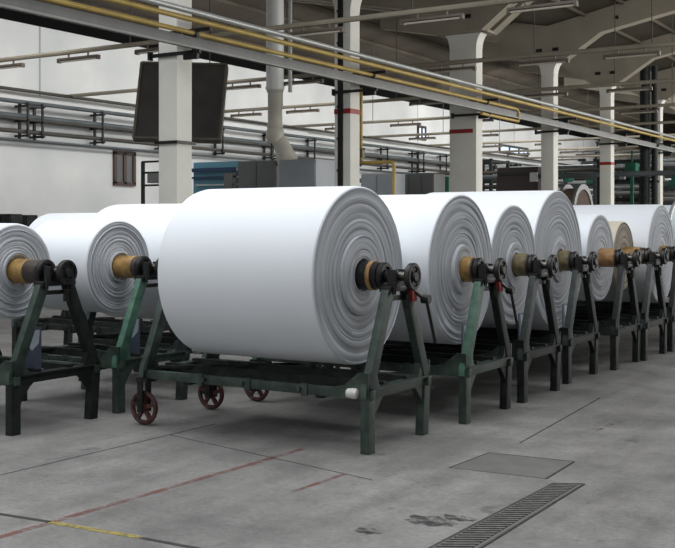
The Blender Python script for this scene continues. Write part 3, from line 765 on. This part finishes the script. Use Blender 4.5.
def loom(px, pytop, z, w, d, mbody, label, seed):
    rnd = random.Random(seed)
    c = at_depth(px, pytop, z); h = c.z
    t = thing('textile_machine', label, 'machine', (c.x, c.y, 0), 'machinery in the back of the hall')
    bm = new()
    for sx in (-1, 1):
        for sy in (-1, 1): box(bm, (sx * w / 2, sy * d / 2, h / 2), (0.14, 0.14, h))
    for z_ in (h - .1, h * .78, h * .6):
        for sy in (-1, 1): box(bm, (0, sy * d / 2, z_), (w, 0.1, 0.12))
        for sx in (-1, 1): box(bm, (sx * w / 2, 0, z_), (0.1, d, 0.12))
    obj('frame', bm, mbody, t)
    bm = new(); box(bm, (0, 0, h * .32), (w * .92, d * .8, h * .5), bev=0.03); obj('body', bm, rnd.choice([CABD, PD, MAROON]), t)
    bm = new()
    for k in range(4): tube(bm, [(-w / 2, (k - 1.5) * d / 5, h * (.66 + .06 * (k % 2))), (w / 2, (k - 1.5) * d / 5, h * (.66 + .06 * (k % 2)))], 0.09, 12)
    obj('roller', bm, rnd.choice([LGREY, STEEL]), t)
    bm = new()
    for k in range(5): box(bm, (rnd.uniform(-w / 2.3, w / 2.3), rnd.uniform(-d / 3, 0), h * rnd.uniform(.8, .93)), (rnd.uniform(.2, .5), .25, rnd.uniform(.15, .35)))
    obj('drive_unit', bm, rnd.choice([CABG, GREEN, BLK]), t)
def maroon():
    a = at_depth(494, 168, 43); b = at_Y(538, 168, a.y); w = b.x - a.x; h = a.z
    t = thing('hooded_machine', 'dark maroon hooded machine between the widest column and the fourth column', 'machine', (a.x + w / 2, a.y + 1, 0))
    bm = new(); prism(bm, [(-w / 2 - .15, 0), (w / 2, 0), (w / 2, h), (-w / 2 + .15, h)], 'Y', -1, 1); obj('hood', bm, MAROON, t)
    bm = new(); box(bm, (0, -1.05, h - 0.25), (w * .8, 0.06, 0.1)); obj('top_rail', bm, BLK, t)
    bm = new(); box(bm, (w * .42, -1.06, h - .4), (0.3, 0.1, 0.35)); obj('gauge', bm, LGREY, t)
bm = new(); c = at_depth(645, 120, 42.5)
for dx, r_ in ((0, .2), (.38, .12)): tube(bm, [(dx, 0, 0), (dx, 0, 7.7)], r_, 14)
for z_ in (3.2, 4.6, 6.0): box(bm, (.15, 0, z_), (.8, .1, .08))
tag(obj('riser_pipe', bm, PD, None, (c.x, c.y, 0)), 'dark pair of riser pipes left of the slim far column at right', 'pipe')
maroon()
wh = ['just right of the widest column', 'left of the fifth column', 'right of the fifth column', 'near the right edge', 'behind the third column', 'at far right']
for k, (px, py, z, w, d) in enumerate([(487, 160, 52, 1.3, 2), (580, 166, 52, 2.2, 2.2), (628, 160, 48, 2.0, 2.0), (668, 168, 46, 1.6, 2.4), (575, 152, 70, 5.0, 3), (640, 150, 72, 5, 3)]):
    loom(px, py, z, w, d, [PD, PGD, PD, PG, GREY, PGD][k], 'tall framed textile machine with rollers, ' + wh[k], k)
bm = new(); c = at_depth(632, 168, 44); box(bm, (0, 0, 0), (0.45, 0.5, 0.4), bev=.02); box(bm, (0, 0, .4), (0.06, 0.06, .6)); box(bm, (0, 0, -c.z / 2 - .1), (0.12, 0.12, c.z - .2 )); tag(obj('winding_motor', bm, GREEN, None, c), 'small green motor box on a post between fifth and sixth columns', 'motor')
# pale ducting / cross pipes at the far end
for k, (za, Y, r_) in enumerate(((3.4, 40, .1), (3.9, 46, .08), (4.4, 52, .1), (3.7, 58, .12), (4.9, 62, .12), (4.2, 66, .1), (5.6, 70, .15))):
    bm = new(); tube(bm, [(XW + .1, 0, 0), (-6, 0, 0)], r_, 10)
    tag(obj('cross_pipe', bm, [PIPE, PIPED, LGREY][k % 3], None, (0, Y, za)), '%s pipe crossing the far end of the hall between the machines' % ['lowest near grey', 'thin dark', 'pale', 'thick grey', 'dark high', 'pale far', 'highest grey'][k], 'pipe', 'far cross pipes')

# =====================================================================
#  LIGHT AND CAMERA
# =====================================================================
w = bpy.data.worlds.new('World'); SC.world = w; w.use_nodes = True
N = w.node_tree.nodes; Lk = w.node_tree.links; bg = N['Background']
bg.inputs['Color'].default_value = (0.86, 0.93, 1.0, 1); bg.inputs['Strength'].default_value = 0.045
def area(name, loc, tgt, sx, sy, e, col=(1, 1, 1)):
    l = bpy.data.lights.new(name, 'AREA'); l.shape = 'RECTANGLE'; l.size = sx; l.size_y = sy; l.energy = e; l.color = col
    o = bpy.data.objects.new(name, l); COL.objects.link(o); o.location = loc
    o.rotation_euler = (Vector(tgt) - Vector(loc)).to_track_quat('-Z', 'Y').to_euler(); return o
area('skylight_near', (-7, 0.5, 9.5), (-5, 7, 0.6), 16, 4.5, 640, (0.965, 0.985, 1))
area('skylight_over_carts', (-5, 6.5, 10), (-5, 6.8, 0), 14, 6, 1080, (0.97, 0.985, 1))
area('skylight_wall', (-18.3, 42, 7.2), (-24.3, 42, 1.5), 60, 1.2, 1650, (1, 1, 0.98))  # added area lamp that brightens the left wall; no roof opening there
area('skylight_far', (-14, 45.5, 7.2), (-14, 60, 2.0), 18, 1.2, 260, (1, 1, 0.98))  # unseen lamp added to lift the far machines and back wall
area('window_light_right', (1.5, 42, 5), (-24, 38, 3.2), 50, 6, 4600, (1, 0.99, 0.96))  # fill lamp added out of view to brighten left wall and columns
area('window_light_behind', (-10, -10, 5), (-12, 14, 3), 26, 5, 560, (0.95, 0.98, 1))
cam = bpy.data.cameras.new('camera'); co = bpy.data.objects.new('camera', cam); COL.objects.link(co)
co.location = (0, 0, H); co.rotation_euler = (PI / 2, 0, YAW)
cam.sensor_fit = 'HORIZONTAL'; cam.sensor_width = 36; cam.lens = F / 675 * 36; cam.shift_y = -(274 - HZ) / 675
cam.clip_end = 300
SC.camera = co
vs = SC.view_settings
vs.view_transform = 'Standard'; vs.look = 'None'; vs.gamma = 1; vs.use_curve_mapping = False; vs.exposure = 0.0
